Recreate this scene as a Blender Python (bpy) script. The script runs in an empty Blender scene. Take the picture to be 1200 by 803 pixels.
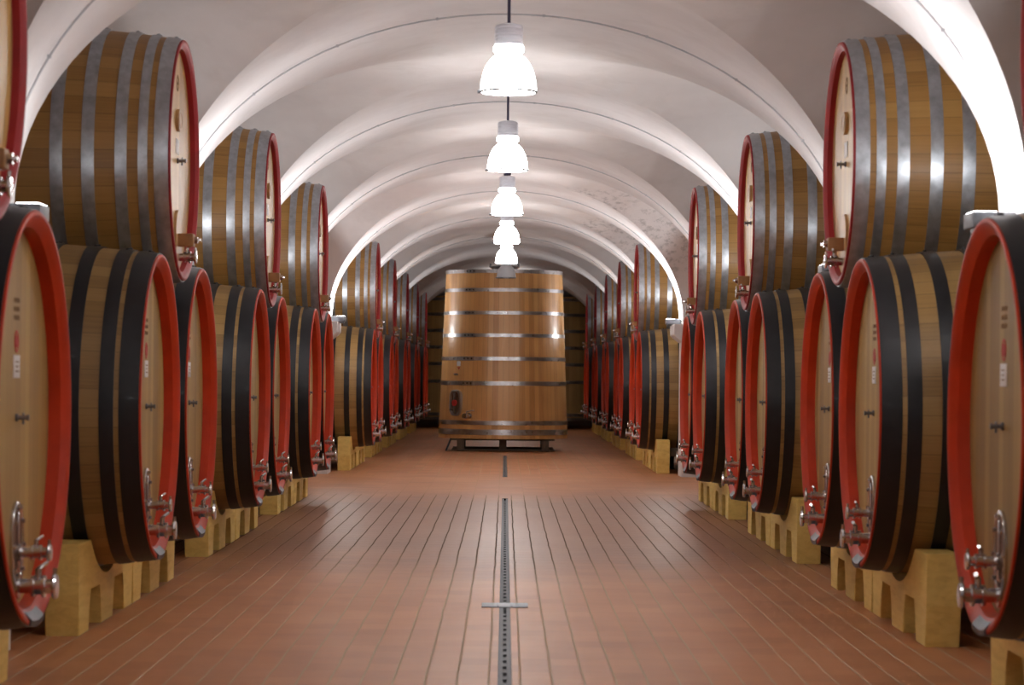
import bpy, bmesh, math, random
from mathutils import Vector, Matrix
random.seed(7)
PI = math.pi
sc = bpy.context.scene
COL = sc.collection

# ------------------------------------------------------------------ dimensions
F_PX = 3100.0; CAM_H = 1.55
BAY = 6.75; PIER0 = 14.32; PIER_W = 0.8
A = 2.74; HS = 2.45; B = 2.0; CC = (BAY - PIER_W) / 2
WALL_X = 4.8
BAYS = [17.695 + BAY * k for k in range(-3, 10)]          # bay centres
PIERS = [PIER0 + BAY * k for k in range(-2, 10)]
Y0 = BAYS[0] - BAY / 2; Y1 = BAYS[-1] + BAY / 2

# ------------------------------------------------------------------ node helpers
def mat(name):
    m = bpy.data.materials.new(name); m.use_nodes = True
    nt = m.node_tree; b = nt.nodes['Principled BSDF']
    return m, nt, b
def N(nt, t, **kw):
    n = nt.nodes.new(t)
    for k, v in kw.items():
        if k in n.inputs: n.inputs[k].default_value = v
        else: setattr(n, k, v)
    return n
def L(nt, a, b): nt.links.new(a, b)
def M(nt, op, a, b=None, c=None):
    n = nt.nodes.new('ShaderNodeMath'); n.operation = op
    for i, v in enumerate((a, b, c)):
        if v is None: continue
        if isinstance(v, (int, float)): n.inputs[i].default_value = v
        else: nt.links.new(v, n.inputs[i])
    return n.outputs[0]
def mix(nt, fac, c1, c2, mode='MIX'):
    n = nt.nodes.new('ShaderNodeMix'); n.data_type = 'RGBA'; n.blend_type = mode
    for i, v in ((0, fac), (6, c1), (7, c2)):
        if isinstance(v, (int, float)): n.inputs[i].default_value = v
        elif isinstance(v, tuple): n.inputs[i].default_value = v if len(v) == 4 else (*v, 1)
        else: nt.links.new(v, n.inputs[i])
    return n.outputs[2]
def ramp(nt, fac, stops):
    n = nt.nodes.new('ShaderNodeValToRGB'); e = n.color_ramp.elements
    while len(e) < len(stops): e.new(0.5)
    for s, (p, c) in zip(e, stops):
        s.position = p; s.color = (*c, 1) if len(c) == 3 else c
    nt.links.new(fac, n.inputs[0]); return n.outputs[0]
def noise(nt, vec, scale, detail=3, rough=.5, dist=0):
    n = nt.nodes.new('ShaderNodeTexNoise')
    n.inputs['Scale'].default_value = scale; n.inputs['Detail'].default_value = detail
    n.inputs['Roughness'].default_value = rough; n.inputs['Distortion'].default_value = dist
    if vec is not None: nt.links.new(vec, n.inputs['Vector'])
    return n.outputs[0]
def bump(nt, b, h, strength=.2, dist=.01):
    n = nt.nodes.new('ShaderNodeBump'); n.inputs['Strength'].default_value = strength
    n.inputs['Distance'].default_value = dist
    nt.links.new(h, n.inputs['Height']); nt.links.new(n.outputs[0], b.inputs['Normal'])
def comb(nt, x, y, z):
    n = nt.nodes.new('ShaderNodeCombineXYZ')
    for i, v in enumerate((x, y, z)):
        if isinstance(v, (int, float)): n.inputs[i].default_value = v
        else: nt.links.new(v, n.inputs[i])
    return n.outputs[0]

def plain(name, col, rough=.5, metal=0, var=0.12, nscale=6, coat=0, bmp=0, spec=.5):
    m, nt, b = mat(name)
    tc = N(nt, 'ShaderNodeTexCoord')
    nz = noise(nt, tc.outputs['Object'], nscale, 4, .6)
    lo = tuple(c * (1 - var) for c in col); hi = tuple(min(1, c * (1 + var)) for c in col)
    L(nt, ramp(nt, nz, [(.3, lo), (.7, hi)]), b.inputs['Base Color'])
    b.inputs['Roughness'].default_value = rough; b.inputs['Metallic'].default_value = metal
    b.inputs['Coat Weight'].default_value = coat; b.inputs['Specular IOR Level'].default_value = spec
    r = M(nt, 'MULTIPLY_ADD', nz, .2, rough - .1); L(nt, r, b.inputs['Roughness'])
    if bmp: bump(nt, b, nz, bmp, .004)
    return m

def stave_wood(name, axis, dark, mid, light, nst, rough=.45, coat=.15, head=False):
    """planks that run along `axis`; round a lathe (nst staves) or, head=True, side by side in y"""
    m, nt, b = mat(name)
    tc = N(nt, 'ShaderNodeTexCoord'); oi = N(nt, 'ShaderNodeObjectInfo')
    sx = N(nt, 'ShaderNodeSeparateXYZ'); L(nt, tc.outputs['Object'], sx.inputs[0])
    X, Y, Z = sx.outputs
    if head:
        u = M(nt, 'MULTIPLY', Y, 1 / .115); along = Z
    elif axis == 'X':
        u = M(nt, 'MULTIPLY', M(nt, 'ARCTAN2', M(nt, 'SUBTRACT', Z, CZ_NODE), Y), nst / (2 * PI)); along = X
    else:
        u = M(nt, 'MULTIPLY', M(nt, 'ARCTAN2', X, Y), nst / (2 * PI)); along = Z
    u = M(nt, 'ADD', u, 200.0)
    rnd = M(nt, 'MULTIPLY', oi.outputs['Random'], 97.0)
    idx = M(nt, 'FLOOR', u); fr = M(nt, 'FRACT', u)
    wn = N(nt, 'ShaderNodeTexWhiteNoise', noise_dimensions='2D')
    L(nt, comb(nt, idx, rnd, 0), wn.inputs['Vector'])
    tone = wn.outputs[0]
    grain = noise(nt, comb(nt, M(nt, 'MULTIPLY', along, 1.3), M(nt, 'MULTIPLY', u, 5.0),
                           M(nt, 'ADD', rnd, M(nt, 'MULTIPLY', idx, 3.1))), 1.6, 5, .62, .4)
    broad = noise(nt, tc.outputs['Object'], 1.4, 2, .5)
    f = M(nt, 'ADD', M(nt, 'MULTIPLY_ADD', tone, .55 if head else .32, -.05 if head else .05), M(nt, 'ADD', M(nt, 'MULTIPLY', grain, .5), M(nt, 'MULTIPLY', broad, .18)))
    c = ramp(nt, f, [(.22, dark), (.52, mid), (.85, light)])
    edge = M(nt, 'MINIMUM', fr, M(nt, 'SUBTRACT', 1.0, fr))
    seam = ramp(nt, edge, [(.0, (0, 0, 0)), (.035 if not head else .02, (1, 1, 1))])
    c = mix(nt, .45, c, seam, 'MULTIPLY')
    hsv = N(nt, 'ShaderNodeHueSaturation')
    L(nt, c, hsv.inputs['Color']); L(nt, M(nt, 'MULTIPLY_ADD', oi.outputs['Random'], .22, .9), hsv.inputs['Value'])
    L(nt, hsv.outputs[0], b.inputs['Base Color'])
    L(nt, M(nt, 'MULTIPLY_ADD', grain, .25, rough - .12), b.inputs['Roughness'])
    b.inputs['Coat Weight'].default_value = coat; b.inputs['Coat Roughness'].default_value = .25
    bump(nt, b, M(nt, 'ADD', M(nt, 'MULTIPLY', seam, .6), M(nt, 'MULTIPLY', grain, .4)), .25, .004)
    return m

# ------------------------------------------------------------------ materials
LOW_R, LOW_B, LOW_L = .95, 1.025, 2.2
UP_R, UP_B, UP_L = .80, .885, 2.1
CZ_NODE = LOW_B
oak_low = stave_wood('oak staves lower', 'X', (.17, .09, .025), (.31, .178, .054), (.41, .25, .088), 54, .5, .05)
CZ_NODE = UP_B
oak_up = stave_wood('oak staves upper', 'X', (.22, .10, .022), (.40, .205, .052), (.49, .275, .082), 46, .45, .08)
oak_head = stave_wood('oak head planks', 'Z', (.23, .13, .032), (.35, .212, .056), (.43, .28, .085), 1, .55, .03, True)
oak_head_up = stave_wood('oak head planks upper', 'Z', (.28, .145, .04), (.47, .265, .078), (.57, .35, .11), 1, .4, .12, True)
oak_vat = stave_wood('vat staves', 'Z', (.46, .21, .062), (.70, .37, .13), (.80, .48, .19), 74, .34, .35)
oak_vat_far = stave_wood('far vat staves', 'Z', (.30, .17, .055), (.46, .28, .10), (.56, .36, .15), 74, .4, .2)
red_low = plain('red chime paint', (.47, .036, .008), .5, 0, .12, 5, 0, 0, .25)
red_up = plain('dark red chime paint', (.30, .018, .020), .5, 0, .12, 5, 0, 0, .3)
black_hoop = plain('black hoop paint', (.010, .010, .012), .42, 0, .3, 9, .03, 0, .4)
zinc = plain('galvanised steel', (.47, .50, .54), .36, .8, .22, 14)
zinc_light = plain('bright galvanised steel', (.55, .55, .56), .30, .95, .15, 14)
chrome = plain('stainless steel', (.62, .62, .63), .18, 1, .08, 12)
dark_steel = plain('dull steel', (.22, .23, .25), .42, .8, .15, 10)
guard_steel = plain('brushed steel guard', (.10, .095, .11), .5, .7, .12, 10)
drain_steel = plain('drain steel', (.085, .09, .10), .55, .4, .2, 10)
iron = plain('dark iron', (.03, .03, .032), .5, .5, .2, 10)
drain_shade = plain('dark rubber', (.02, .02, .02), .6)  # near-black colour standing in for shade inside the drain trough
card = plain('white card', (.80, .80, .80), .5, 0, .03)
stamp_red = plain('red print', (.5, .03, .02), .6, 0, .2, 30)
stamp_brown = plain('brown stencil ink', (.25, .14, .055), .7, 0, .3, 40)
plaque_wood = plain('plaque wood', (.50, .30, .13), .4, 0, .15, 14, .2)
door_wood = plain('door wood', (.20, .095, .04), .5, 0, .3, 9)
block_wood = plain('block wood', (.36, .19, .075), .5, 0, .25, 9)
pallet_wood = plain('pallet wood', (.10, .062, .034), .7, 0, .3, 8)
grey_cable = plain('grey cable', (.50, .50, .52), .5, 0, .1)
rod_paint = plain('lamp rod paint', (.05, .045, .09), .4, .3, .1)
housing = plain('lamp housing grey', (.72, .73, .80), .4, .0, .06)
lamp_off = plain('unlit frosted shade', (.55, .57, .60), .35, 0, .04)
fixture_grey = plain('uplight grey paint', (.22, .24, .27), .45, .2, .06)

def cradle_material():
    m, nt, b = mat('cradle timber')
    tc = N(nt, 'ShaderNodeTexCoord'); oi = N(nt, 'ShaderNodeObjectInfo')
    mp = N(nt, 'ShaderNodeMapping'); mp.inputs['Scale'].default_value = (3, .8, 6)
    L(nt, tc.outputs['Object'], mp.inputs[0])
    rnd = M(nt, 'MULTIPLY', oi.outputs['Random'], 50.)
    va = N(nt, 'ShaderNodeVectorMath', operation='ADD'); L(nt, mp.outputs[0], va.inputs[0]); L(nt, comb(nt, rnd, rnd, 0), va.inputs[1])
    g = noise(nt, va.outputs[0], 3.5, 6, .65, .6)
    st = noise(nt, tc.outputs['Object'], 2.2, 3, .6)
    c = ramp(nt, g, [(.25, (.70, .47, .12)), (.55, (.86, .62, .18)), (.8, (.90, .68, .24))])
    c = mix(nt, ramp(nt, st, [(.6, (0, 0, 0)), (.8, (.3, .3, .3))]), c, (.30, .19, .07))
    L(nt, c, b.inputs['Base Color']); b.inputs['Roughness'].default_value = .6
    bump(nt, b, g, .15, .004)
    return m
cradle_wood = cradle_material()

def plaster_material():
    m, nt, b = mat('limewashed plaster')
    tc = N(nt, 'ShaderNodeTexCoord'); o = tc.outputs['Object']
    n1 = noise(nt, o, .55, 5, .6, .3); n2 = noise(nt, o, 5, 5, .7); n3 = noise(nt, o, 1.7, 4, .65, .5)
    c = ramp(nt, n1, [(.3, (.66, .612, .605)), (.55, (.76, .722, .715)), (.75, (.82, .788, .785))])
    c = mix(nt, ramp(nt, n3, [(.52, (0, 0, 0)), (.75, (.35, .35, .35))]), c, (.55, .50, .47))
    c = mix(nt, M(nt, 'MULTIPLY', n2, .12), c, (.5, .46, .43))
    # mould on the right-hand web by the side passage
    sep = N(nt, 'ShaderNodeSeparateXYZ'); L(nt, o, sep.inputs[0])
    mask = None
    for (px, py, pz, r) in ((1.5, 39.5, 4.15, .55), (2.15, 40.1, 3.83, .6), (2.4, 40.3, 3.7, .5), (2.65, 40.5, 3.45, .5), (1.6, 46.3, 4.15, .5), (1.98, 46.6, 3.97, .6), (1.1, 39.3, 4.3, .35)):
        d = N(nt, 'ShaderNodeVectorMath', operation='DISTANCE'); L(nt, o, d.inputs[0]); d.inputs[1].default_value = (px, py, pz)
        q = M(nt, 'SUBTRACT', 1.0, M(nt, 'MULTIPLY', d.outputs['Value'], 1 / r)); q = M(nt, 'MAXIMUM', q, 0.0)
        mask = q if mask is None else M(nt, 'MAXIMUM', mask, q)
    sp = noise(nt, o, 9, 6, .75)
    mm = M(nt, 'MULTIPLY', ramp(nt, sp, [(.50, (0, 0, 0)), (.62, (1, 1, 1))]), M(nt, 'MINIMUM', M(nt, 'MULTIPLY', mask, 1.1), .5))
    c = mix(nt, mm, c, (.17, .16, .15))
    L(nt, c, b.inputs['Base Color']); b.inputs['Roughness'].default_value = .75
    bump(nt, b, n2, .12, .01)
    return m
plaster = plaster_material()

def floor_material():
    m, nt, b = mat('terracotta tiles')
    tc = N(nt, 'ShaderNodeTexCoord'); o = tc.outputs['Object']
    sep = N(nt, 'ShaderNodeSeparateXYZ'); L(nt, o, sep.inputs[0])
    X, Y, Z = sep.outputs
    wob = M(nt, 'MULTIPLY', M(nt, 'SUBTRACT', noise(nt, o, .9, 3, .6), .5), .022)
    Xw = M(nt, 'ADD', M(nt, 'ADD', X, wob), .161 * 40.5 - .011)
    Yw = M(nt, 'ADD', Y, 10.0)
    band = M(nt, 'MULTIPLY', M(nt, 'GREATER_THAN', Y, 34.2), M(nt, 'LESS_THAN', Y, 41.4))
    def sel(a, c): return M(nt, 'ADD', M(nt, 'MULTIPLY', a, M(nt, 'SUBTRACT', 1.0, band)), M(nt, 'MULTIPLY', c, band))
    U, V = sel(Xw, Yw), sel(Yw, Xw)                   # U across the courses, V along them
    def joint(t, w, half):
        fr = M(nt, 'FRACT', t); e = M(nt, 'MINIMUM', fr, M(nt, 'SUBTRACT', 1.0, fr))
        mr = N(nt, 'ShaderNodeMapRange', interpolation_type='SMOOTHSTEP'); L(nt, e, mr.inputs[0])
        mr.inputs[1].default_value = w * .5; mr.inputs[2].default_value = w; mr.inputs[3].default_value = 1; mr.inputs[4].default_value = 0
        return mr.outputs[0]
    u = M(nt, 'MULTIPLY', U, 1 / .161); row = M(nt, 'FLOOR', u)
    v = M(nt, 'ADD', M(nt, 'MULTIPLY', V, 1 / .322), M(nt, 'MULTIPLY', row, 0.0))
    jl = joint(u, .046, 0); jc = joint(v, .012, 0)
    fac = M(nt, 'MAXIMUM', jl, M(nt, 'MULTIPLY', jc, .7))
    wn = N(nt, 'ShaderNodeTexWhiteNoise', noise_dimensions='2D'); L(nt, comb(nt, row, M(nt, 'FLOOR', v), 0), wn.inputs['Vector'])
    n1 = noise(nt, o, .8, 4, .6); n2 = noise(nt, o, 14, 4, .7)
    f = M(nt, 'ADD', M(nt, 'MULTIPLY', wn.outputs[0], .16), M(nt, 'ADD', M(nt, 'MULTIPLY', n1, .6), M(nt, 'MULTIPLY', n2, .22)))
    dry = ramp(nt, f, [(.25, (.36, .135, .047)), (.5, (.48, .19, .071)), (.8, (.57, .245, .098))])
    # darker, slightly smoother stretch of floor with darker joints and a ragged edge
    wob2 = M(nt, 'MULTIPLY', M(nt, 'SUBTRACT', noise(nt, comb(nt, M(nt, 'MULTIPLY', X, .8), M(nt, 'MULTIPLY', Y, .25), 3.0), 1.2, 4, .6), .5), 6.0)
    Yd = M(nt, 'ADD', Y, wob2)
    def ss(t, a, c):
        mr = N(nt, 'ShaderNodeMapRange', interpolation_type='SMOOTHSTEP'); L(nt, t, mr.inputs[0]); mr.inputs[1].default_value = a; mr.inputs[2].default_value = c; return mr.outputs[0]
    dark_run = M(nt, 'MULTIPLY', ss(Yd, 18.6, 24.0), M(nt, 'SUBTRACT', 1.0, ss(Yd, 31.0, 36.5)))
    c = mix(nt, M(nt, 'MULTIPLY', dark_run, .72), dry, (.19, .088, .048))
    grout = mix(nt, dark_run, (.52, .405, .29), (.14, .10, .075))
    c = mix(nt, fac, c, grout)
    L(nt, c, b.inputs['Base Color'])
    wet = noise(nt, comb(nt, M(nt, 'MULTIPLY', X, .5), M(nt, 'MULTIPLY', Y, .22), 0), 1.0, 3, .5)
    r = M(nt, 'ADD', M(nt, 'MULTIPLY_ADD', wet, .12, .33), M(nt, 'MULTIPLY', n2, .10))
    r = M(nt, 'SUBTRACT', r, M(nt, 'MULTIPLY', dark_run, .06))
    r = M(nt, 'MINIMUM', M(nt, 'ADD', r, M(nt, 'MULTIPLY', fac, .5)), .95)
    L(nt, r, b.inputs['Roughness'])
    L(nt, M(nt, 'MULTIPLY_ADD', fac, -.38, .38), b.inputs['Specular IOR Level'])
    bump(nt, b, M(nt, 'ADD', M(nt, 'MULTIPLY', fac, -1.0), M(nt, 'MULTIPLY', n2, .2)), .3, .004)
    return m
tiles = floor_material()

def emit(name, col, s):
    m, nt, b = mat(name)
    b.inputs['Base Color'].default_value = (.9, .9, .9, 1)
    b.inputs['Emission Color'].default_value = (*col, 1); b.inputs['Emission Strength'].default_value = s
    return m
LAMP_S = 36.0
lamp_on = emit('glowing prismatic shade', (1.0, .975, .96), LAMP_S)
up_glass = emit('glowing uplight glass', (.95, .96, 1.0), 12.0)

# ------------------------------------------------------------------ mesh helpers
def finish(name, bm, m, parent=None, loc=None, smooth=40):
    bmesh.ops.recalc_face_normals(bm, faces=bm.faces)
    me = bpy.data.meshes.new(name); bm.to_mesh(me); bm.free()
    me.materials.append(m)
    if smooth:
        me.polygons.foreach_set('use_smooth', [True] * len(me.polygons))
        me.set_sharp_from_angle(angle=math.radians(smooth))
    o = bpy.data.objects.new(name, me); COL.objects.link(o)
    if parent: o.parent = parent
    if loc: o.location = loc
    return o
def lathe(bm, prof, n=96, mtx=None, a0=0, a1=2 * PI, closed_prof=False):
    """profile (axial, radius) turned about local X"""
    full = abs(a1 - a0 - 2 * PI) < 1e-6
    cnt = n if full else n + 1
    rings = []
    for (x, r) in prof:
        if r < 1e-6:
            v = bm.verts.new((x, 0, 0)); rings.append([v] * cnt)
        else:
            rings.append([bm.verts.new((x, r * math.cos(a0 + (a1 - a0) * i / n), r * math.sin(a0 + (a1 - a0) * i / n))) for i in range(cnt)])
    pairs = list(zip(rings, rings[1:]))
    if closed_prof: pairs.append((rings[-1], rings[0]))
    new = [v for rg in rings for v in rg]
    for ra, rb in pairs:
        for i in range(n):
            j = (i + 1) % cnt
            q = []
            for v in (ra[i], ra[j], rb[j], rb[i]):
                if v not in q: q.append(v)
            if len(q) > 2:
                try: bm.faces.new(q)
                except ValueError: pass
    if not full and closed_prof:
        bm.faces.new([rg[0] for rg in rings]); bm.faces.new([rg[-1] for rg in rings])
    if mtx is not None:
        bmesh.ops.transform(bm, matrix=mtx, verts=list(set(new)))
def T(x, y, z): return Matrix.Translation((x, y, z))
ZAX = Matrix.Rotation(-PI / 2, 4, 'Y')                       # local X -> +Z
def box(bm, c, s, bev=.0, rot=None):
    t = bmesh.new(); bmesh.ops.create_cube(t, size=1)
    bmesh.ops.scale(t, vec=s, verts=t.verts)
    if bev: bmesh.ops.bevel(t, geom=t.edges[:], offset=bev, segments=2, affect='EDGES', profile=.6)
    mx = T(*c) @ (rot if rot else Matrix())
    bmesh.ops.transform(t, matrix=mx, verts=t.verts)
    vm = {v: bm.verts.new(v.co) for v in t.verts}
    for f in t.faces: bm.faces.new([vm[v] for v in f.verts])
    t.free()
def prism(bm, pts, x0, x1, plane='YZ'):
    """pts (u, v) closed outline extruded from x0 to x1"""
    mk = (lambda u, v, w: (w, u, v)) if plane == 'YZ' else (lambda u, v, w: (u, w, v))
    a = [bm.verts.new(mk(u, v, x0)) for u, v in pts]; b_ = [bm.verts.new(mk(u, v, x1)) for u, v in pts]
    bm.faces.new(a); bm.faces.new(b_[::-1])
    for i in range(len(pts)):
        j = (i + 1) % len(pts); bm.faces.new((a[i], a[j], b_[j], b_[i]))
def tube(bm, pts, r, n=10, cap=True):
    pts = [Vector(p) for p in pts]; rings = []
    up0 = Vector((0, 0, 1))
    for i, p in enumerate(pts):
        d = (pts[min(i + 1, len(pts) - 1)] - pts[max(i - 1, 0)]).normalized()
        up = up0 if abs(d.dot(up0)) < .95 else Vector((0, 1, 0))
        s = d.cross(up).normalized(); t = s.cross(d).normalized()
        rings.append([bm.verts.new(p + r * (math.cos(2 * PI * k / n) * s + math.sin(2 * PI * k / n) * t)) for k in range(n)])
    for ra, rb in zip(rings, rings[1:]):
        for k in range(n): bm.faces.new((ra[k], ra[(k + 1) % n], rb[(k + 1) % n], rb[k]))
    if cap: bm.faces.new(rings[0]); bm.faces.new(rings[-1][::-1])
def cyl(bm, p, q, r, n=16): tube(bm, [p, q], r, n)
def ellipse_plate(bm, cy, cz, ry, rz, x0, x1, n=40, power=2.0):
    pts = []
    for i in range(n):
        a = 2 * PI * i / n; c, s = math.cos(a), math.sin(a)
        pts.append((cy + ry * math.copysign(abs(c) ** (2 / power), c), cz + rz * math.copysign(abs(s) ** (2 / power), s)))
    prism(bm, pts, x0, x1)
def ellipse_ring(bm, cy, cz, ry, rz, w, x0, x1, n=40, power=2.0):
    def pt(i, d):
        a = 2 * PI * i / n; c, s = math.cos(a), math.sin(a)
        return (cy + (ry - d) * math.copysign(abs(c) ** (2 / power), c), cz + (rz - d) * math.copysign(abs(s) ** (2 / power), s))
    R = []
    for d, x in ((0, x0), (0, x1 - .006), (.008, x1), (w - .008, x1), (w, x1 - .006), (w, x0)):
        R.append([bm.verts.new((x, *pt(i, d))) for i in range(n)])
    for a, b_ in zip(R, R[1:] + R[:1]):
        for i in range(n): bm.faces.new((a[i], a[(i + 1) % n], b_[(i + 1) % n], b_[i]))

def empty(name, loc=(0, 0, 0), rz=0):
    o = bpy.data.objects.new(name, None); COL.objects.link(o)
    o.empty_display_size = .2
    o.location = loc; o.rotation_euler = (0, 0, rz); return o
def tag(o, label, cat, group=None):
    o['label'] = label; o['category'] = cat
    if group: o['group'] = group
    return o
def struct(o): o['kind'] = 'structure'; return o
def copy_tree(o, parent=None):
    c = o.copy(); COL.objects.link(c)
    if parent: c.parent = parent; c.matrix_parent_inverse = o.matrix_parent_inverse
    for ch in o.children: copy_tree(ch, c)
    return c

# ------------------------------------------------------------------ the room
def build_vault():
    bm = bmesh.new(); n = 28
    def strip(rows):
        V = [[bm.verts.new(p) for p in r] for r in rows]
        for ra, rb in zip(V, V[1:]):
            for i in range(len(ra) - 1): bm.faces.new((ra[i], ra[i + 1], rb[i + 1], rb[i]))
    th = [PI / 2 * i / n for i in range(n + 1)]
    for yc in BAYS:
        for sx in (-1, 1):
            for sy in (-1, 1):
                m = 8      # main barrel web: from the pier line to the groin
                strip([[(sx * A * math.sin(t), yc + sy * ((BAY / 2) * (1 - j / m) + CC * math.sin(t) * (j / m)), HS + B * math.cos(t)) for j in range(m + 1)] for t in th])
                strip([[(sx * (A * math.sin(t) * (1 - j / m) + WALL_X * (j / m)), yc + sy * CC * math.sin(t), HS + B * math.cos(t)) for j in range(m + 1)] for t in th])
    bmesh.ops.remove_doubles(bm, verts=bm.verts, dist=.002)
    return struct(finish('ceiling', bm, plaster, smooth=30))
build_vault()

for side, sx in (('left', -1), ('right', 1)):
    bm = bmesh.new()
    ys = [Y0] + PIERS + [Y1]
    # outer wall with its spur piers as one folded sheet (plan outline), up to the springing
    pts = [(sx * WALL_X, Y0)]
    for p in PIERS:
        pts += [(sx * WALL_X, p - PIER_W / 2), (sx * A, p - PIER_W / 2), (sx * A, p + PIER_W / 2), (sx * WALL_X, p + PIER_W / 2)]
    pts.append((sx * WALL_X, Y1))
    lo = [bm.verts.new((x, y, 0)) for x, y in pts]; hi = [bm.verts.new((x, y, HS)) for x, y in pts]
    for i in range(len(pts) - 1): bm.faces.new((lo[i], lo[i + 1], hi[i + 1], hi[i]))
    for yc in BAYS:      # lunettes above the springing
        arc = [bm.verts.new((sx * WALL_X, yc + CC * math.cos(PI * i / 24), HS + B * math.sin(PI * i / 24))) for i in range(25)]
        bm.faces.new(arc)
    struct(finish('wall_' + side, bm, plaster, smooth=0))
for nm, y in (('wall_back', Y1), ('wall_front', Y0)):
    bm = bmesh.new(); box(bm, (0, y + (.1 if y > 0 else -.1), 2.3), (2 * WALL_X + .2, .2, 4.8)); struct(finish(nm, bm, plaster, smooth=0))

DX, DW = .011, .036
bm = bmesh.new()
def quad(x0, x1, y0, y1, z=0): bm.faces.new([bm.verts.new(p) for p in ((x0, y0, z), (x1, y0, z), (x1, y1, z), (x0, y1, z))])
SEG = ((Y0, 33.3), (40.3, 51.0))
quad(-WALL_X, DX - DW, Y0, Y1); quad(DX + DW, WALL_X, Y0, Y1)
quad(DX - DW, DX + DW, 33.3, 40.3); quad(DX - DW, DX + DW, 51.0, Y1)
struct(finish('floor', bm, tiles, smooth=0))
bm = bmesh.new()
for a, b_ in SEG: box(bm, (DX, (a + b_) / 2, -.06), (2 * DW + .01, b_ - a, .02))
for a, b_ in SEG:
    for s in (-1, 1): box(bm, (DX + s * (DW + .004), (a + b_) / 2, -.034), (.006, b_ - a, .06))
struct(finish('trim_drain', bm, drain_shade, smooth=0)).name = 'trim_1'

def drain_grate(y0, y1, label, pitch, wide):
    g = empty('drain_grate', (DX, (y0 + y1) / 2, 0))
    tag(g, label, 'drain grate', 'floor drain grates')
    for s in (-1, 1):
        bm = bmesh.new(); box(bm, (s * (DW - .0135), 0, -.004), (.024, y1 - y0, .012), .0015); finish('edge_rail', bm, drain_steel, g)
    bm = bmesh.new(); k = int((y1 - y0) / pitch); hw = .0135; top = []
    vs_ = []
    for i in range(2 * k + 1):
        y = -(y1 - y0) / 2 + (i + .5 * (i % 2 == 1) * 0) * pitch / 2
        vs_.append([bm.verts.new((x, y, -.003)) for x in (-hw, -hw * .72, hw * .72, hw)])
    for i in range(2 * k):
        p, q = vs_[i], vs_[i + 1]
        for j in ((0, 1, 2) if i % 2 == 0 else (0, 2)): top.append(bm.faces.new((p[j], p[j + 1], q[j + 1], q[j])))
    ex = bmesh.ops.extrude_face_region(bm, geom=top)
    bmesh.ops.translate(bm, vec=(0, 0, -.008), verts=[v for v in ex['geom'] if isinstance(v, bmesh.types.BMVert)])
    finish('slotted_cover', bm, drain_steel, g, smooth=0)
    return g
drain_grate(9.0, 17.62, 'slotted steel drain grate in the tiles nearest the camera', .30, 0)
drain_grate(17.95, 33.2, 'long slotted steel drain grate running away beyond the joint plate', .30, 0)
drain_grate(40.4, 50.9, 'short thin drain grate ending at the big upright vat', .30, 0)
bm = bmesh.new(); box(bm, (DX, 17.785, .003), (.31, .30, .008), .003)
for s in (-1, 1): box(bm, (DX + s * .045, 17.785, .008), (.012, .26, .006), .002)
tag(finish('joint_plate', bm, dark_steel), 'pale steel plate crossing the floor drain where two grates meet', 'plate')

# imposts
tn = 2
for p in PIERS:
    for sx in (-1, 1):
        bm = bmesh.new()
        prism(bm, [(sx * A, 2.08), (sx * A, HS - .085), (sx * 2.60, HS - .085), (sx * 2.60, 2.20), (sx * 2.64, 2.16)], p - .5, p + .5, 'XZ')
        bmesh.ops.bevel(bm, geom=bm.edges[:], offset=.008, segments=1, affect='EDGES')
        struct(finish('trim_%d' % tn, bm, plaster, smooth=0)); tn += 1

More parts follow.
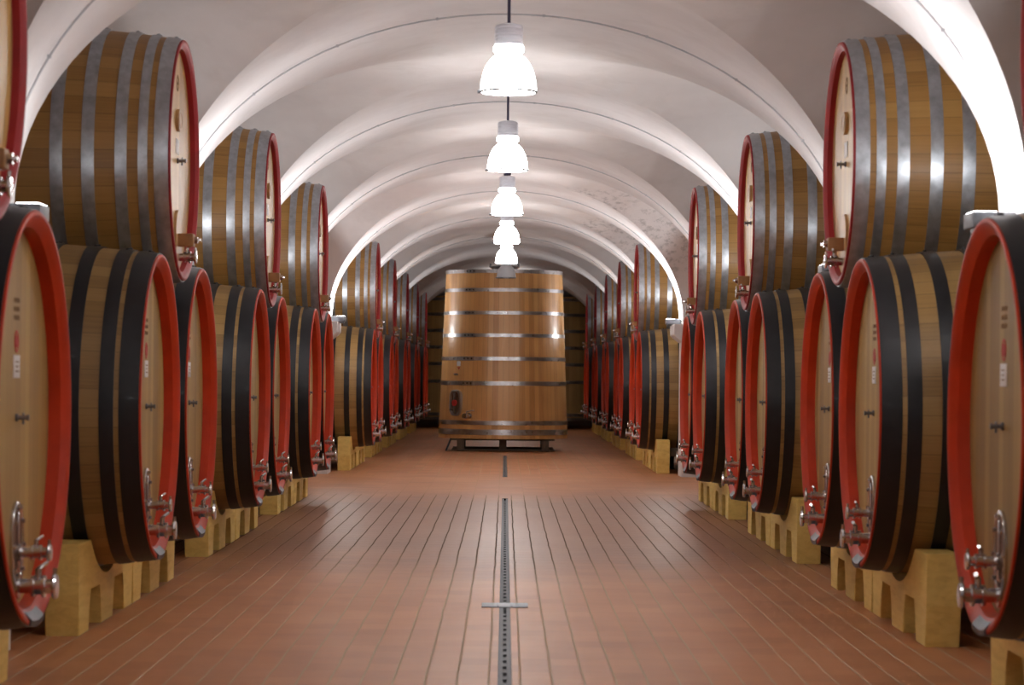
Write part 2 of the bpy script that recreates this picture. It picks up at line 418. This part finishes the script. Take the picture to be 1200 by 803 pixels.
# uplights and cables at the imposts
UP_W = 38.0; SPILL_W = 28.0
UP_L_MUL = [.12, .7, .8, .9, 1, .75, .6, .35]; UP_R_MUL = [.8, .12, 1.1, .25, 1, .75, .6, .35]
def pier_word(i): return ['nearest', 'second', 'third', 'fourth', 'fifth', 'sixth', 'seventh', 'eighth', 'ninth', 'tenth'][i]
first = {}
vis = [p for p in PIERS if p > 14]
for i, p in enumerate(vis[:-1]):
    for side, sx in (('left', -1), ('right', 1)):
        if p > 62: continue
        u = empty('uplight', (sx * 2.60, p, HS - .084))
        u.rotation_euler.z = 0 if sx < 0 else PI
        tag(u, 'grey box uplight on the %s pier of the %s wall' % (pier_word(i), side), 'uplight', 'uplights on the pier imposts')
        if 'u' not in first:
            bm = bmesh.new(); box(bm, (-.015, 0, .0425), (.23, .30, .083), .006); finish('body', bm, fixture_grey, u)
            bm = bmesh.new(); box(bm, (.03, 0, .085), (.12, .26, .008), .002); finish('glass', bm, up_glass, u)
            bm = bmesh.new(); box(bm, (.045, 0, -.012), (.07, .10, .024), .002); finish('bracket', bm, dark_steel, u)
            first['u'] = u
        else:
            for ch in first['u'].children: copy_tree(ch, u)
        ld = bpy.data.lights.new('uplight_beam', 'AREA'); ld.shape = 'RECTANGLE'; ld.size = .09; ld.size_y = .24
        ld.energy = UP_W * (UP_L_MUL if sx < 0 else UP_R_MUL)[i]; ld.color = (.97, .97, 1.0)
        lo = bpy.data.objects.new('uplight_beam', ld); COL.objects.link(lo); lo.parent = u
        lo.location = (.03, 0, .10); lo.rotation_euler = (PI, 0, 0)
        ld = bpy.data.lights.new('uplight_spill', 'POINT'); ld.shadow_soft_size = .05
        ld.energy = SPILL_W * (UP_L_MUL if sx < 0 else UP_R_MUL)[i]; ld.color = (1.0, .98, .95)
        lo = bpy.data.objects.new('uplight_spill', ld); COL.objects.link(lo); lo.parent = u; lo.location = (.06, 0, .16)
    if p > 60: continue
    bm = bmesh.new(); ar = A - .022; br = B - .022
    tube(bm, [(ar * math.cos(t), p, HS + br * math.sin(t)) for t in [PI * j / 60 for j in range(61)]], .007, 8)
    for j in range(2, 30, 3):
        t = PI * j / 30; box(bm, (ar * math.cos(t), p, HS + br * math.sin(t)), (.022, .02, .022), .004)
    tag(finish('cable', bm, grey_cable), 'grey cable clipped along the %s arch of the vault' % pier_word(i), 'cable', 'cables along the arches')
# the piers beside and behind the camera carry the same uplights
for p in PIERS:
    if p > 14: continue
    for side, sx in (('left', -1), ('right', 1)):
        u = empty('uplight', (sx * 2.60, p, HS - .084), 0 if sx < 0 else PI)
        tag(u, 'grey box uplight on a %s pier out of the photo near the camera' % side, 'uplight', 'uplights on the pier imposts')
        for ch in first['u'].children: copy_tree(ch, u)

# ------------------------------------------------------------------ pendant lamps
def lamp_parts(root, shade_mat):
    top = HS + B - 3.44            # rod length above the shade's lower edge
    bm = bmesh.new(); cyl(bm, (0, 0, .455), (0, 0, top), .011, 12); lathe(bm, [(top - .05, .0), (top - .05, .045), (top, .055), (top, 0)], 24, ZAX); finish('rod', bm, rod_paint, root)
    bm = bmesh.new(); pr = [(.315, 0), (.315, .088)]
    for k in range(6):
        z = .32 + k * .021; pr += [(z, .095), (z + .013, .095), (z + .014, .088), (z + .020, .088)]
    pr += [(.45, .09), (.462, .05), (.462, 0)]
    lathe(bm, pr, 40, ZAX); finish('ballast_housing', bm, housing, root)
    bm = bmesh.new(); lathe(bm, [(.27, .0), (.27, .095), (.28, .102), (.305, .102), (.315, .094), (.315, 0)], 40, ZAX); finish('collar', bm, shade_mat if shade_mat == lamp_on else housing, root)
    bm = bmesh.new(); prof = [(.012 + .258 * math.sin(t), .186 * math.cos(t) ** .8 if t < 1.5 else 0) for t in [1.15 * k / 16 for k in range(17)]]
    prof = [(x, r) for x, r in prof]
    lathe(bm, prof + [(.268, .075)], 48, ZAX); finish('shade', bm, shade_mat, root)
    bm = bmesh.new(); lathe(bm, [(0, .180), (.0, .192), (.014, .192), (.014, .184)], 48, ZAX, closed_prof=True)
    box(bm, (-.197, 0, .006), (.022, .03, .022), .004)
    finish('rim_ring', bm, dark_steel, root)
    bm = bmesh.new(); lathe(bm, [(.0, .05), (.03, .058), (.10, .05), (.18, .03), (.20, 0)], 24, ZAX); lathe(bm, [(0, 0), (.0, .05)], 24, ZAX); finish('bulb', bm, shade_mat, root)
LX = .005
lamp_spots = [BAYS[0], BAYS[1], BAYS[2]] + [17.695 + BAY * k for k in range(0, 6)] + [17.695 + BAY * 8]  # last spot is an added, unseen lamp that brightens the far end
names = {0: 'nearest and largest glowing pendant lamp hanging from the vault', 1: 'second glowing pendant lamp, just below the nearest one in view',
         2: 'third glowing pendant lamp down the line', 3: 'fourth glowing pendant lamp, small, over the side passage bay',
         4: 'smallest glowing pendant lamp, just above the upright vat top', 5: 'unlit grey pendant lamp hanging in front of the vat top'}
on = off = None
for i, y in enumerate(lamp_spots):
    k = i - 3
    r = empty('pendant_lamp', (LX, y, 3.44))
    tag(r, names.get(k, 'added pendant lamp brightening the back end, unseen behind the upright vat' if k > 5 else 'glowing pendant lamp out of the photo towards the camera end'), 'lamp', 'pendant lamps along the vault')
    if k == 5: lamp_parts(r, lamp_off)
    elif on is None: on = r; lamp_parts(r, lamp_on)
    else:
        for ch in on.children: copy_tree(ch, r)

# ------------------------------------------------------------------ casks
def cask_proto(name, R, RB, LEN, wood, headm, red, hoopm, hoops, rec=.10, wid=.080):
    root = empty(name); H = LEN / 2; CZ = RB
    def rr(x): return RB - (RB - R) * (x / H) ** 2
    up = T(0, 0, CZ)
    bm = bmesh.new()
    xs = [-H + (2 * H - .03) * i / 26 for i in range(27)]
    lathe(bm, [(-H + .06, 0), (-H + .06, rr(-H) - .07), (-H, rr(-H) - .06)] + [(x, rr(x)) for x in xs] + [(H - .03, R - .05)], 108, up)
    finish('staves', bm, wood, root)
    # chime: painted end of the staves and its inner wall
    bm = bmesh.new()
    lathe(bm, [(H - .035, rr(H - .035) + .001), (H - .004, rr(H) + .001), (H, R - .004), (H, R - .020), (H - .022 * rec / .1, R - wid * .65), (H - .040 * rec / .1, R - wid * .925), (H - rec - .015, R - wid), (H - rec - .015, R - .02)], 108, up, closed_prof=True)
    finish('painted_rim', bm, red, root)
    bm = bmesh.new(); lathe(bm, [(H - rec - .03, 0), (H - rec - .03, R - wid + .012), (H - rec, R - wid + .012), (H - rec, 0)], 96)
    head = finish('head', bm, headm, root, (0, 0, CZ))
    for (a, b_) in hoops:
        for sgn in (1, -1):
            x1, x0 = sgn * (H - a), sgn * (H - b_)
            bm = bmesh.new()
            lathe(bm, [(x0, rr(x0) - .004), (x0, rr(x0) + .007), ((x0 + x1) / 2, rr((x0 + x1) / 2) + .008), (x1, rr(x1) + .007), (x1, rr(x1) - .004)], 108, up, closed_prof=True)
            # lapped end with rivets at the top
            xm = (x0 + x1) / 2; t = .9
            for da in (-.06, .06):
                ang = PI / 2 + da + (.05 if a > .1 else 0)
                ry, rz = (rr(xm) + .008) * math.cos(ang), (rr(xm) + .008) * math.sin(ang)
                lathe(bm, [(0, .014), (.008, .011), (.011, 0)], 10, T(xm, ry, CZ + rz) @ Matrix.Rotation(ang - PI / 2, 4, 'X') @ ZAX)
            finish('hoop', bm, hoopm, root)
    return root, head, H, CZ, H - rec

def valve(root, x, y, z, ln, r, mname='drain_valve'):
    bm = bmesh.new()
    mx = T(x, y, z)
    lathe(bm, [(-.02, 0), (-.02, r * 1.7), (.014, r * 1.7), (.018, r), (ln * .35, r), (ln * .36, r * 1.45), (ln * .44, r * 1.45), (ln * .45, r * 1.15),
               (ln * .62, r * 1.15), (ln * .63, r * 1.5), (ln * .70, r * 1.5), (ln * .71, r), (ln * .9, r), (ln * .9, 0)], 24, mx)
    v = finish(mname, bm, chrome, root)
    bm = bmesh.new()
    lathe(bm, [(ln * .88, 0), (ln * .88, r * 1.6), (ln * .93, r * 1.75), (ln * .99, r * 1.6), (ln, r * .8), (ln, 0)], 24, mx)
    cyl(bm, (x + ln * .93, y, z + r * 1.5), (x + ln * .93, y, z + r * 2.5), r * .3, 10)
    finish('cap', bm, chrome, v)
    bm = bmesh.new()
    cyl(bm, (x + ln * .53, y, z + r), (x + ln * .53, y, z + r * 2.4), r * .45, 12)
    tube(bm, [(x + ln * .53, y, z + r * 2.3), (x + ln * .60, y + r * .8, z + r * 2.7), (x + ln * .66, y + r * 2.4, z + r * 3.0)], r * .32, 10)
    finish('lever', bm, chrome, v)
    return v
def sample_tap(root, x, z):
    bm = bmesh.new(); lathe(bm, [(-.01, 0), (-.01, .018), (.012, .018), (.014, .010), (.05, .010), (.051, .014), (.062, .014), (.064, 0)], 16, T(x, 0, z))
    cyl(bm, (x + .035, 0, z), (x + .035, 0, z - .03), .006, 10)
    t = finish('sample_tap', bm, dark_steel, root)
    bm = bmesh.new(); cyl(bm, (x + .035, -.016, z + .018), (x + .035, .016, z + .018), .004, 8); cyl(bm, (x + .035, 0, z), (x + .035, 0, z + .02), .004, 8); finish('tap_handle', bm, dark_steel, t)

# lower, black-hooped casks
low, head, H, CZ, XH = cask_proto('lower_cask', LOW_R, LOW_B, LOW_L, oak_low, oak_head, red_low, black_hoop, [(.012, .13), (.16, .245), (.36, .445), (.60, .69)])
zc = CZ - .59
bm = bmesh.new(); ellipse_ring(bm, 0, zc, .135, .205, .034, XH - .01, XH + .02, 44, 2.4)
for k in range(10):
    a = 2 * PI * k / 10; lathe(bm, [(0, .011), (.012, .011), (.014, 0)], 8, T(XH + .018, .118 * math.cos(a), zc + .188 * math.sin(a)))
mf = finish('manhole_frame', bm, chrome, root := low)
bm = bmesh.new(); ellipse_plate(bm, 0, zc, .105, .175, XH - .01, XH + .008, 40, 2.4)
finish('manhole_door', bm, door_wood, mf)
bm = bmesh.new(); box(bm, (XH + .014, 0, zc + .02), (.02, .03, .28), .005); finish('clamp_bar', bm, chrome, mf)
v = valve(low, XH + .02, 0, zc - .03, .15, .024, 'tasting_valve')
v = valve(low, XH + .01, 0, CZ - .775, .19, .034, 'drain_valve')
bm = bmesh.new()
q = math.radians(10)
lathe(bm, [(H + .006, LOW_R + .008), (H + .010, LOW_R - .02), (H - .040, LOW_R - .072), (H - .12, LOW_R - .078), (H - .12, LOW_R - .074), (H - .042, LOW_R - .066), (H + .004, LOW_R - .018), (H, LOW_R + .006)], 12, T(0, 0, CZ), -PI / 2 - q, -PI / 2 + q, True)
finish('rim_guard', bm, guard_steel, low)
sample_tap(low, XH, CZ)
bm = bmesh.new(); box(bm, (XH + .002, .0, CZ + .235), (.004, .15, .105), .001); lc = finish('label_card', bm, card, low)
bm = bmesh.new()
for k in range(3): box(bm, (XH + .0045, 0, CZ + .235 + (k - 1) * .022), (.001, .08 - .02 * (k % 2), .006))
finish('card_print', bm, stamp_brown, lc, smooth=0)
bm = bmesh.new(); lathe(bm, [(0, .052), (.0025, .052), (.0025, .040), (0, .040)], 32, T(XH, 0, CZ + .35), closed_prof=True); lathe(bm, [(0, 0), (0, .03), (.0025, .03), (.0025, 0)], 20, T(XH, 0, CZ + .35)); finish('red_stamp', bm, stamp_red, low)
bm = bmesh.new()
for row, zz in enumerate((.54, .50, .46)):
    for k in range(6): box(bm, (XH + .001, (k - 2.5) * .024, CZ + zz), (.002, .012, .022))
finish('stencil_marks', bm, stamp_brown, low, smooth=0)

# upper, grey-hooped casks
upc, head, H, CZ, XH = cask_proto('upper_cask', UP_R, UP_B, UP_L, oak_up, oak_head_up, red_up, zinc, [(.016, .105), (.145, .205), (.275, .350), (.48, .56), (.68, .76)], .058, .062)
zc = CZ - .52
bm = bmesh.new(); ellipse_plate(bm, 0, zc, .15, .19, XH - .01, XH + .018, 40, 2.3); hd = finish('hatch', bm, plaque_wood, upc)
bm = bmesh.new(); box(bm, (XH + .065, 0, zc - .01), (.11, .11, .085), .008); finish('cross_block', bm, block_wood, hd)
bm = bmesh.new(); cyl(bm, (XH + .02, 0, zc - .01), (XH + .165, 0, zc - .01), .013, 14); lathe(bm, [(0, .026), (.03, .026), (.03, 0)], 6, T(XH + .115, 0, zc - .01)); cyl(bm, (XH + .155, -.03, zc - .01), (XH + .155, .03, zc - .01), .008, 10); finish('clamp_screw', bm, chrome, hd)
valve(upc, XH + .0, 0, CZ - .645, .14, .026, 'drain_valve')
sample_tap(upc, XH, CZ)
bm = bmesh.new(); box(bm, (XH + .002, 0, CZ + .095), (.004, .15, .10), .001); finish('label_card', bm, card, upc)
bm = bmesh.new(); ellipse_plate(bm, 0, CZ + .27, .10, .075, XH - .005, XH + .022, 36); pq = finish('oval_plaque', bm, plaque_wood, upc)
bm = bmesh.new(); ellipse_ring(bm, 0, CZ + .27, .08, .057, .012, XH + .02, XH + .025, 36); finish('plaque_carving', bm, block_wood, pq)
bm = bmesh.new(); lathe(bm, [(0, .055), (.003, .055), (.003, .042), (0, .042)], 32, T(XH, 0, CZ + .52), closed_prof=True)
box(bm, (XH + .001, 0, CZ + .52), (.002, .05, .016)); finish('round_stamp', bm, stamp_brown, upc)

# timber cradle for one lower cask, origin on the floor below the cask centre
LOWC = 1.336
def cradle_proto():
    root = empty('timber_cradle')
    h2 = 1.115; top = .54; rad = 1.036
    dz = math.sqrt(rad ** 2 - (LOWC - top) ** 2)
    def outline():
        P = [(-h2 + .035, 0), (-h2, .24), (-h2, top), (-dz, top)]
        for i in range(1, 20):
            y = -dz + 2 * dz * i / 20; P.append((y, LOWC - math.sqrt(rad ** 2 - y * y)))
        P += [(dz, top), (h2, top), (h2, .24), (h2 - .035, 0)]
        # feet: three, two tapering gaps
        g = [(.70, .62, .255), (.30, .22, .255)]
        P += [(.74, 0), (.70, .16), (.66, .25), (.31, .25), (.27, .16), (.23, 0), (-.23, 0), (-.27, .16), (-.31, .25), (-.66, .25), (-.70, .16), (-.74, 0)]
        return P
    for xf, nm in ((LOW_L / 2 - .455, 'saddle_board'), (-LOW_L / 2 + .19, 'saddle_board')):
        bm = bmesh.new(); prism(bm, outline(), xf, xf + .2)
        es = [e for e in bm.edges if abs(e.verts[0].co.x - e.verts[1].co.x) < 1e-5]
        bmesh.ops.bevel(bm, geom=es, offset=.006, segments=1, affect='EDGES')
        finish(nm, bm, cradle_wood, root, smooth=0)
    for s in (-1, 1):
        bm = bmesh.new(); box(bm, (0, s * .92, .34), (LOW_L - .78, .12, .14), .006); finish('tie_beam', bm, pallet_wood, root)
    return root
cradle = cradle_proto()

# steel stand that carries an upper cask between its two lower casks
UPC = 2.966
def stand_proto():
    root = empty('cask_stand')
    for xf in (-.45, .45):
        rx = UP_B - (UP_B - UP_R) * (xf / (UP_L / 2)) ** 2 + .024
        bm = bmesh.new(); P = []
        for i in range(17):
            a = -PI / 2 - .5 + 1.0 * i / 16; P.append(((rx) * math.cos(a), UPC + rx * math.sin(a)))
        Q = [(y, z - .05) for y, z in P[::-1]]
        prism(bm, P + Q, xf - .05, xf + .05); finish('saddle', bm, zinc, root)
        bm = bmesh.new(); box(bm, (xf, 0, (UPC - rx - .05) / 2), (.09, .09, UPC - rx - .05), .004); box(bm, (xf, 0, .008), (.12, .13, .016), .003); finish('post', bm, iron, root)
    bm = bmesh.new(); box(bm, (0, 0, 1.95), (1.1, .06, .08), .004); finish('tie_bar', bm, zinc, root)
    return root
stand = stand_proto()

ORD = ['nearest', 'second', 'third', 'fourth', 'fifth', 'sixth', 'seventh', 'eighth', 'ninth', 'tenth']
cask_bays = [17.695 + BAY * k for k in (-1, 0, 1, 2, 4, 5, 6, 7, 8)]
first_use = {}
def place(proto, loc, rz):
    if proto.name not in first_use: first_use[proto.name] = 1; o = proto
    else: o = copy_tree(proto)
    o.location = loc; o.rotation_euler = (0, 0, rz); return o
def low_label(side, j):
    if j == 0: return 'black-hooped oak cask just out of view, first of the %s lower row' % side
    if j == 1: return 'largest red-rimmed cask at the bottom %s, cut by the edge of the photo' % side
    if j <= 7: return 'black-hooped red-rimmed oak cask on timber cradle, %s counted in the %s lower row' % (ORD[j - 1], side)
    k = j - 8
    if k == 0: return 'black-hooped lower cask showing its side past the passage, %s row' % side
    return 'distant black-hooped lower cask, %s beyond the side passage in the %s row' % (ORD[k], side)
def up_label(side, i):
    if i == 0: return 'grey-hooped upper cask cut off by the top %s edge of the photo' % side
    if i == 1: return 'largest whole grey-hooped cask on top of the %s row' % side
    if i <= 3: return 'grey-hooped red-rimmed upper cask, %s whole one along the top %s row' % (ORD[i - 1], side)
    if i == 4: return 'grey-hooped upper cask just beyond the side passage, top %s row' % side
    return 'distant grey-hooped upper cask, %s beyond the side passage in the top %s row' % (ORD[i - 4], side)
for side, sx, fx, sh in (('left', -1, 2.15, .0), ('right', 1, 2.185, -.2)):
    rz = 0 if sx < 0 else PI
    xc = sx * (fx + LOW_L / 2); xu = sx * (fx + UP_L / 2)
    j = 0
    for i, yc in enumerate(cask_bays):
        for d in (-1.125, 1.125):
            y = yc + d + sh + (0 if i else (.10 if sx < 0 else -.36 if d < 0 else .25))
            c = place(low, (xc, y, LOWC - LOW_B), rz)
            tag(c, low_label(side, j), 'cask', '%s lower row of casks' % side)
            k = place(cradle, (xc - (.075 if sx < 0 else 0), y, 0), rz)
            w = ('out of view under the first lower cask of the %s row' if j == 0 else 'under the ' + ORD[j - 1] + ' visible lower cask of the %s row' if j <= 7 else
                 'just past the side passage, its end showing, %s row' if j == 8 else 'under the ' + ORD[j - 8] + ' lower cask beyond the passage, %s row') % side
            tag(k, 'yellow timber cradle ' + w, 'cradle', '%s row of timber cradles' % side)
            j += 1
        e = 0 if i else (.10 if sx < 0 else -.25)
        u = place(upc, (xu, yc + sh + e, UPC - UP_B), rz)
        tag(u, up_label(side, i), 'cask', '%s upper row of casks' % side)
        s = place(stand, (sx * (fx + UP_L / 2 + .02), yc + sh + e, 0), rz)
        tag(s, 'steel stand under the %s upper cask of the %s row' % (ORD[i], side), 'stand', 'steel stands under upper casks')

# ------------------------------------------------------------------ upright vats
def vat(name, loc, rz, rb, rt, h, hoops, wood, label, group, fittings, base):
    root = empty(name, loc, rz); tag(root, label, 'vat', group)
    z0 = base
    def rr(z): return rb + (rt - rb) * (z - z0) / h
    bm = bmesh.new()
    lathe(bm, [(z0, 0), (z0, rb), (z0 + h, rt), (z0 + h, rt - .07), (z0 + h - .08, rt - .075), (z0 + h - .08, 0)], 112, ZAX); finish('staves', bm, wood, root)
    for (zz, w, lap) in hoops:
        bm = bmesh.new(); za, zb = zz - w / 2, zz + w / 2
        lathe(bm, [(za, rr(za) - .004), (za, rr(za) + .008), (zb, rr(zb) + .008), (zb, rr(zb) - .004)], 112, ZAX, closed_prof=True)
        hp = finish('hoop', bm, zinc_light, root)
        if lap:
            a0 = -PI / 2 - .72
            bm = bmesh.new(); r = rr(zz)
            pts = [(r + .009, a0 - .0), (r + .009, a0 + .20)]
            n = 6; va = []
            for i in range(n + 1):
                a = a0 + .24 * i / n
                va.append([bm.verts.new(((r + d) * math.cos(a), (r + d) * math.sin(a), z)) for d, z in ((.006, za - .004), (.016, za - .004), (.016, zb + .004), (.006, zb + .004))])
            for p, q in zip(va, va[1:]):
                for i in range(4): bm.faces.new((p[i], p[(i + 1) % 4], q[(i + 1) % 4], q[i]))
            bm.faces.new(va[0]); bm.faces.new(va[-1])
            finish('lap_plate', bm, zinc_light, hp)
            for i in range(3):
                a = a0 + .05 + .07 * i
                bm = bmesh.new(); lathe(bm, [(0, 0), (0, .02), (.006, .018), (.008, 0)], 12, Matrix.Rotation(a, 4, 'Z') @ T(r + .015, 0, zz))
                finish('rivet', bm, iron, hp)
    return root, rr

VY = 54.75
H0 = .26
hp = lambda ypx: CAM_H + (440 - ypx) * 53.45 / F_PX
hoops = [(hp(y), w, lap) for y, w, lap in ((317.5, .075, 1), (339.5, .07, 1), (366.5, .07, 1), (393, .07, 1), (420.5, .075, 1), (449.5, .085, 1), (496, .085, 0), (507, .11, 0))]
root, rr = vat('upright_vat', (-.035, VY, 0), 0, 1.335, 1.20, 3.43, hoops, oak_vat, 'tall tapered wooden vat with bright steel hoops standing in the aisle', None, True, H0)
def on_vat(px, ypx):
    """direction on the vat front for a photo column; returns angle and height"""
    x = (px - 589.6) * 53.6 / F_PX; z = hp(ypx); r = rr(z)
    return math.asin(max(-1, min(1, x / r))), z, r
def vmx(px, ypx):
    a, z, r = on_vat(px, ypx)
    return Matrix.Rotation(-PI / 2 + a, 4, 'Z') @ T(r, 0, z)
def vpart(name, bm, m, px, ypx, par=root):
    bmesh.ops.transform(bm, matrix=vmx(px, ypx), verts=bm.verts); return finish(name, bm, m, par)
bm = bmesh.new(); ellipse_ring(bm, 0, 0, .17, .265, .045, -.06, .05, 44, 3.2); mf = vpart('manhole_frame', bm, zinc_light, 534.5, 473)
bm = bmesh.new(); ellipse_plate(bm, 0, 0, .13, .225, -.05, .012, 40, 3.2); vpart('manhole_door', bm, door_wood, 534.5, 473, mf)
bm = bmesh.new(); box(bm, (.05, 0, 0), (.04, .06, .40), .008); cyl(bm, (.03, 0, 0), (.12, 0, 0), .018); vpart('clamp_bar', bm, chrome, 534.5, 473, mf)
bm = bmesh.new(); lathe(bm, [(.09, .02), (.09, .065), (.12, .065), (.12, .02)], 20, closed_prof=True); box(bm, (.105, 0, 0), (.02, .02, .12)); box(bm, (.105, 0, 0), (.02, .12, .02)); vpart('hand_wheel', bm, stamp_red, 536.5, 473, mf)
bm = bmesh.new(); box(bm, (.004, 0, 0), (.006, .10, .10), .001); lc = vpart('label_card', bm, card, 537, 426.5)
bm = bmesh.new(); prism(bm, [(-.035, .02), (.035, .02), (.0, -.03)], 0, .006); vpart('red_seal', bm, stamp_red, 537, 432, lc)
bm = bmesh.new(); lathe(bm, [(-.01, 0), (-.01, .02), (.01, .02), (.012, .012), (.09, .012), (.09, 0)], 14); cyl(bm, (.06, -.05, .02), (.06, .05, .02), .006, 8); vpart('sample_tap', bm, dark_steel, 535.5, 439.5)
bm = bmesh.new(); lathe(bm, [(-.01, 0), (-.01, .06), (.01, .06), (.012, .036), (.16, .036), (.16, .055), (.20, .055), (.20, 0)], 20); vv = vpart('drain_valve', bm, chrome, 550, 488)
bm = bmesh.new(); cyl(bm, (.11, 0, .03), (.11, 0, .09), .014); tube(bm, [(.11, 0, .085), (.11, .08, .10), (.11, .19, .11)], .013); vpart('lever', bm, chrome, 550, 488, vv)
# lid and pallet
bm = bmesh.new(); lathe(bm, [(H0 + 3.35, 0), (H0 + 3.35, .27), (H0 + 3.50, .27), (H0 + 3.52, .31), (H0 + 3.545, .31), (H0 + 3.56, .2), (H0 + 3.575, 0)], 40, ZAX @ Matrix())
for s in (-1, 1): cyl(bm, (s * .29, 0, H0 + 3.52), (s * .29, 0, H0 + 3.60), .022)
finish('lid', bm, dark_steel, root)
for x in (-.86, 0.0, .86):
    bm = bmesh.new(); box(bm, (x, 0, H0 / 2 - .012), (.15, 2.0, H0 - .03), .01); finish('pallet_bearer', bm, pallet_wood, root)
for y in (-.85, -.3, .3, .85):
    bm = bmesh.new(); box(bm, (0, y, H0 - .02), (2.1, .14, .034), .004); finish('pallet_slat', bm, pallet_wood, root)
bm = bmesh.new()
for y in (-.95, 0, .95): box(bm, (0, y, .03), (2.1, .14, .03), .004)
finish('ground_slat', bm, pallet_wood, root)
bm = bmesh.new()
tube(bm, [(-1.05, -.75, H0 + .02), (-1.16, -.82, .0)], .02, 8); finish('strut', bm, iron, root)

hf = lambda ypx: CAM_H + (440 - ypx) * 77.2 / F_PX
fh = [(hf(y), .09, 0) for y in (351, 369, 388, 407.5, 427, 447.5, 486, 491)]
for nm, x in (('left', -1.5), ('right', 1.5)):
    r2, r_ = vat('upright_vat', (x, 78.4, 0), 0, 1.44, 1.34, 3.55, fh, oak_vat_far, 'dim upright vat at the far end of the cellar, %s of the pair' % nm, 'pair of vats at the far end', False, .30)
    for k in range(6):
        a = PI / 6 + k * PI / 3
        bm = bmesh.new(); tube(bm, [(1.2 * math.cos(a), 1.2 * math.sin(a), .31), (1.42 * math.cos(a), 1.42 * math.sin(a), 0)], .035, 10); finish('leg', bm, zinc, r2)
    bm = bmesh.new(); lathe(bm, [(-.01, 0), (-.01, .06), (.02, .06), (.022, .04), (.2, .04), (.2, 0)], 16, Matrix.Rotation(-PI / 2 + (.62 if x > 0 else -.62), 4, 'Z') @ T(r_(.62), 0, .62)); finish('drain_valve', bm, chrome, r2)

# ------------------------------------------------------------------ world, camera, view
w = bpy.data.worlds.new('cellar_dark'); sc.world = w; w.use_nodes = True
w.node_tree.nodes['Background'].inputs[0].default_value = (0, 0, 0, 1)
cd = bpy.data.cameras.new('camera'); cam = bpy.data.objects.new('camera', cd); COL.objects.link(cam)
cam.location = (0, 0, CAM_H); cam.rotation_euler = (PI / 2, -math.radians(.5), 0)
cd.sensor_fit = 'HORIZONTAL'; cd.sensor_width = 36; cd.lens = F_PX / 1200 * 36
cd.shift_x = 8 / 1200; cd.shift_y = 38.5 / 1200
cd.clip_start = .1; cd.clip_end = 200
cd.dof.use_dof = True; cd.dof.focus_distance = 30; cd.dof.aperture_fstop = 4.5
sc.camera = cam
vs = sc.view_settings
sc.display_settings.display_device = 'sRGB'
vs.view_transform = 'Standard'; vs.look = 'None'; vs.gamma = 1; vs.use_curve_mapping = False
vs.exposure = 0
